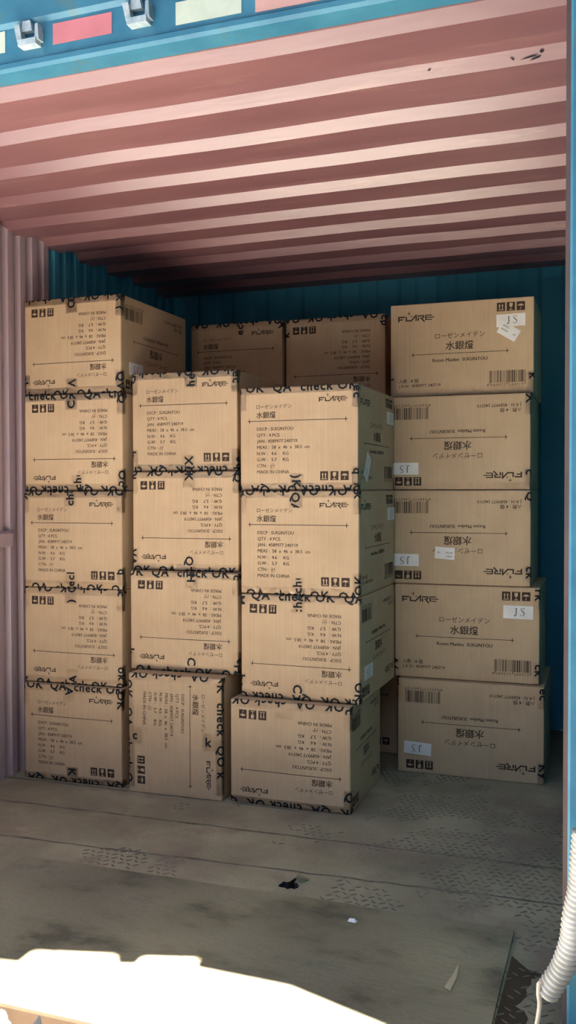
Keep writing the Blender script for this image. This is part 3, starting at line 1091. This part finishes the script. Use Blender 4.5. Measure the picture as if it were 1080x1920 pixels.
HOSE = [(1096, 1560), (1092, 1615), (1089, 1660), (1077, 1720), (1072, 1765), (1056, 1812), (1038, 1842), (1022, 1866)]
hp = resample(spline([aim(x, yv, 1.84) for x, yv in HOSE], 40), 0.0021)
rad = [0.0215 + 0.0028 * math.cos(2 * math.pi * i / 5) for i in range(len(hp))]
hm = MB()
hm.tube(hp, rad, M['hose'], seg=20)
hose = hm.build('corrugated_hose')
tag(hose, 'ivory ribbed plastic hose hanging down beside the blue post', 'hose')
cm = MB()
cp_ = spline([aim(x, yv, 1.84 + q) for x, yv, q in ((1030, 1852, 0.0), (1013, 1843, -0.012), (1010, 1862, -0.016), (1012, 1885, -0.014), (1006, 1925, -0.01), (1003, 1945, 0.0))], 8)
cm.tube(cp_, 0.0048, M['cord'], seg=10)
cm.build('cord', hose)

# litter
pm = MB()
bx = (-0.66, 2.315)
pm.add([(bx[0] - 0.012, bx[1] - 0.004, 0.0135), (bx[0] + 0.010, bx[1] - 0.007, 0.014), (bx[0] + 0.014, bx[1] + 0.004, 0.0135), (bx[0] - 0.006, bx[1] + 0.007, 0.014),
        (bx[0] - 0.008, bx[1], 0.021), (bx[0] + 0.006, bx[1] - 0.001, 0.023)],
       [(0, 1, 5, 4), (1, 2, 5), (2, 3, 4, 5), (3, 0, 4), (0, 3, 2, 1)], M['white'])
tag(pm.build('paper_scrap', None, True), 'tiny white scrap of paper lying near the back edge of the rubber mat', 'litter')


def crumple(name, cx, cy_, cz, sx, sy_, sz, mat, seed, amp):
    bm = bmesh.new()
    bmesh.ops.create_icosphere(bm, subdivisions=4, radius=1.0)
    o_ = Vector((seed * 5.1, seed * 2.3, seed))
    for v in bm.verts:
        c = v.co.copy()
        k_ = 1 + amp * noise.noise(c * 2.2 + o_) + amp * 0.6 * abs(noise.noise(c * 5 + o_))
        v.co = Vector((cx + c.x * sx * k_, cy_ + c.y * sy_ * k_, max(cz, cz + sz + c.z * sz * k_)))
    me = bpy.data.meshes.new(name)
    bm.to_mesh(me)
    bm.free()
    me.materials.append(mat)
    o = bpy.data.objects.new(name, me)
    COL.objects.link(o)
    return o


tag(crumple('plastic_bag', -1.285, 1.642, -0.16, 0.055, 0.032, 0.084, M['white'], 2, 0.4),
    'crumpled white plastic bag in full sun just outside the floor edge, lower left corner', 'bag')
tag(crumple('rubber_scrap', -1.172, 1.645, -0.16, 0.026, 0.028, 0.079, M['greyrub'], 5, 0.5),
    'dark grey lump of rubber beside the white plastic bag', 'scrap')

# ------------------------------------------------------------------ the cartons
H = 0.385
gA, gB, gC, gD, gE = ('boxes of the far left stack', 'boxes of the second stack', 'boxes of the third stack', 'wide boxes of the right stack',
                      'boxes of the shaded back row')
WA = 0.441
# far left stack, bottom to top
carton(1, 'narrow', 0, -2.254, 3.097, 0, 1.1, 'bottom box of the far left stack, print upright, standing on the floor', gA,
       w=WA, top=(0.03, 0), bottom=(0.16, 180), tongues=((-0.01, 't', 'A', 0), (0.0, 'b', 'K', 0)), corners=(('l', 't', 'o', 0), ('r', 't', 'OK', 0)))
carton(2, 'narrow', 180, -2.264, 3.120, H, 1.5, 'second box from the floor in the far left stack, print upside down', gA,
       w=WA, top=(0.20, 180), bottom=(0.10, 0), tongues=((-0.005, 't', ')', 90), (0.0, 'b', 'A', 90)), corners=(('l', 't', 'q', 0), ('r', 'b', 'ok', 0), ('r', 't', 'c', 0)))
carton(3, 'narrow', 0, -2.258, 3.114, 2 * H, 1.6, 'middle box of the far left stack, print the right way up', gA,
       w=WA, top=(0.05, 180), bottom=(0.12, 0), tongues=((-0.01, 't', 'ch', 90), (-0.01, 'b', 'eck', 90)), corners=(('l', 't', 'K', 0), ('r', 't', ')', 0), ('r', 'b', 'q', 0)))
carton(4, 'narrow', 180, -2.264, 3.131, 3 * H, 1.8, 'second box from the top of the far left stack, upside down print', gA,
       w=WA, top=(0.24, 0), bottom=(0.02, 180), tongues=((-0.005, 't', 'C', 90), (0.02, 'b', 'che', 90)), corners=(('r', 't', 'Q', 0), ('r', 'b', 'Oc', 0)))
carton(5, 'narrow', 180, -2.274, 3.150, 4 * H, 0.5, 'topmost box of the far left stack, upside down print, its right side half lit', gA,
       w=WA, top=(0.31, 180), bottom=(0.27, 0), tongues=((0.0, 't', 'O', 0), (0.0, 'b', 'V', 0)), corners=(('r', 't', 'k (', 0), ('r', 'b', 'QV', 0), ('l', 'b', 'che', 0)), side=180, side_stickers=((0.12, 0.10, 0.112, 0.050, 180.0, 'JS', 'paper_label'),))
# second stack
carton(6, 'narrow', 90, -1.768, 3.082, 0, 1.6, 'box standing on end at the foot of the second stack, print turned sideways', gB,
       w=0.385, tall=0.46, top=(0.1, 180), corners=(('l', 'm', 'OK  QA  check O', 0), ('r', 'm', 'K  check  QO k', 0)), pieces=((0.118, 0.19, 0.185, 0.252, [('k', 0.128, 0.219, 0, TS)]),
               (-0.19, -0.135, 0.19, 0.255, [('c', -0.176, 0.222, 0, TS)])))
carton(7, 'narrow', 180, -1.795, 3.149, 0.46, 1.7, 'box resting on the box stood on end, upside down print, second stack', gB,
       w=0.450, top=(0.06, 0), bottom=(0.13, 0), tongues=((0.035, 't', 'H', 0), (0.035, 'b', 'C', 0)), corners=(('r', 't', 'c', 0), ('r', 'b', 'Ha', 90), ('l', 'b', 'k', 0)))
carton(8, 'narrow', 180, -1.800, 3.180, 0.46 + H, 1.7, 'box under the top one of the second stack, upside down print and a faint stain', gB,
       w=0.446, top=(0.09, 180), bottom=(0.04, 0), tongues=((0.02, 't', 'K', 180), (0.02, 'b', 'Q', 0)), corners=(('l', 'b', 'VA', 0), ('r', 't', 'Q', 0), ('l', 't', 'd', 0)))
carton(9, 'narrow', 0, -1.808, 3.196, 0.46 + 2 * H, 1.8, 'top box of the second stack, print upright, left of the tallest lit third stack', gB,
       w=0.443, top=(0.33, 180), bottom=(0.22, 180), tongues=((0.03, 't', 'he', 90), (0.02, 'b', '(X', 90)), corners=(('r', 't', 'ec', 0), ('r', 'b', 'he', 90), ('l', 't', 'D', 0), ('l', 'b', 'k', 0)))
# third stack
carton(10, 'narrow', 180, -1.354, 3.108, 0, 0.6, 'bottom box of the third stack, upside down print, tape patch at its top edge', gC,
       pieces=((-0.052, 0.016, 0.325, 0.3855, []),), d=0.45, top=(0.02, 180), bottom=(0.08, 180), corners=(('r', 't', 'c', 0), ('r', 'b', 'Q', 0)), side=180)
carton(11, 'narrow', 180, -1.332, 3.161, H, -0.4, 'second box from the floor in the third stack, upside down print, brightly lit', gC,
       side_stickers=((0.12, 0.10, 0.112, 0.050, 180.0, 'JS', 'paper_label'),), d=0.525, top=(0.11, 0), bottom=(0.33, 180), tongues=((-0.005, 't', ':he', 90), (-0.005, 'b', 'C', 0)), corners=(('l', 't', 'M', 0), ('l', 'b', 'he', 0), ('r', 'b', 'OK', 0)), side=180)
carton(12, 'narrow', 0, -1.337, 3.173, 2 * H, -0.5, 'second box from the top of the third stack, print upright, brightly lit', gC,
       side_stickers=((0.465, 0.29, 0.112, 0.050, 0.0, 'JS', 'paper_label'),), d=0.525, top=(0.0, 180), bottom=(0.13, 0), tongues=((-0.01, 't', 'QA', 0), (-0.005, 'b', 'che', 90)), corners=(('l', 't', 'c', 0), ('r', 't', 'k', 180), ('r', 'b', 'OK', 90)), side=0)
carton(13, 'narrow', 0, -1.345, 3.191, 3 * H, -0.6, 'top box of the third stack, print upright, brightly lit with shiny tape', gC,
       side_stickers=((0.465, 0.29, 0.112, 0.050, 0.0, 'JS', 'paper_label'), (0.12, 0.085, 0.10, 0.055, 58.0, 'no', 'address_sticker')), d=0.525, top=(0.02, 0), bottom=(0.17, 180), tongues=((-0.005, 'b', ')K', 0),), corners=(('l', 't', 'n', 0), ('r', 't', 'ec', 0), ('r', 'b', 'q', 0)), side=0)
# right stack: wide faces with a white paper label
JS = ('JS', 'paper_label')
# (centre x, centre z, w, h, angle, kind, name)
up = (0.58 * (0.845 - 0.5), 0.385 * (1 - 0.215), 0.116, 0.050, 0.0) + JS
dn = (-0.58 * (0.855 - 0.5), 0.385 * 0.215, 0.116, 0.050, 180.0) + JS
carton(14, 'wide', 180, -0.853, 3.675, 0, 0.85, 'bottom wide box of the right stack, upside down print, standing on the floor', gD,
       corners=(('r', 't', 'ec', 0), ('r', 'b', 'Ky', 0), ('l', 't', 'y', 0)), stickers=((-0.208, 0.1015, 0.112, 0.050, 177.0) + JS,))
carton(15, 'wide', 0, -0.874, 3.705, H, 1.2, 'wide box second from the floor in the right stack, print upright', gD,
       corners=(('r', 't', 'rk', 0), ('r', 'b', 'ck', 0), ('l', 'b', 'A(', 0)), stickers=((0.208, 0.285, 0.115, 0.052, -1.0) + JS,))
carton(16, 'wide', 180, -0.910, 3.715, 2 * H, 1.1, 'middle wide box of the right stack, small white sticker near its centre', gD,
       corners=(('r', 't', 'Q', 0), ('r', 'b', 'ck', 0), ('l', 't', 'c', 0), ('l', 'b', 'h', 0)),
       stickers=((-0.208, 0.097, 0.106, 0.050, 180.0) + JS, (-0.048, 0.128, 0.080, 0.048, 176.0, 'no', 'address_sticker')))
carton(17, 'wide', 180, -0.913, 3.729, 3 * H, 0.9, 'wide box under the top one in the right stack, upside down print', gD,
       corners=(('l', 't', 'A', 0), ('l', 'b', 'K', 0), ('r', 't', 'X', 0), ('r', 'b', 'c', 0)), strip='b', stickers=((-0.210, 0.088, 0.106, 0.049, 180.0) + JS,))
carton(18, 'wide', 0, -0.904, 3.761, 4 * H, 0.8, 'topmost wide box of the right stack, tilted white sticker below its JS label', gD,
       corners=(('r', 'b', 'k', 0), ('l', 'b', 'i', 0)), strip='b',
       stickers=((0.200, 0.293, 0.113, 0.050, 1.0) + JS, (0.192, 0.248, 0.082, 0.050, -32.0, 'no', 'address_sticker')))
# shaded back row: two stacks against the end wall
for i in range(5):
    t = i == 4
    carton(20 + i, 'narrow', 0 if t else 180 * (i % 2), -1.888, 3.89, i * H, 0.8,
           'shaded box at the top left of the back row, behind the second stack' if t else 'hidden box in the left stack of the shaded back row',
           gE, w=0.452, top=(0.15, 180) if t else None, tongues=((0.02, 't', 'ec', 90),) if t else (), corners=(('r', 't', 'A', 0),) if t else ())
back = ['box low in the dark gap left of the right stack, standing on the floor', None, None, None,
        'shaded box at the top right of the back row, beside the topmost wide box']
for i in range(5):
    carton(30 + i, 'narrow', 180 if i in (4, 1) else 0, -1.424 if i else -1.37, 3.91, i * H, 0.3,
           back[i] or 'hidden box in the right stack of the shaded back row', gE,
           top=(0.12, 180) if i == 4 else None, corners=(('r', 't', 'cp', 0), ('l', 't', 'k', 90)) if i == 4 else ())
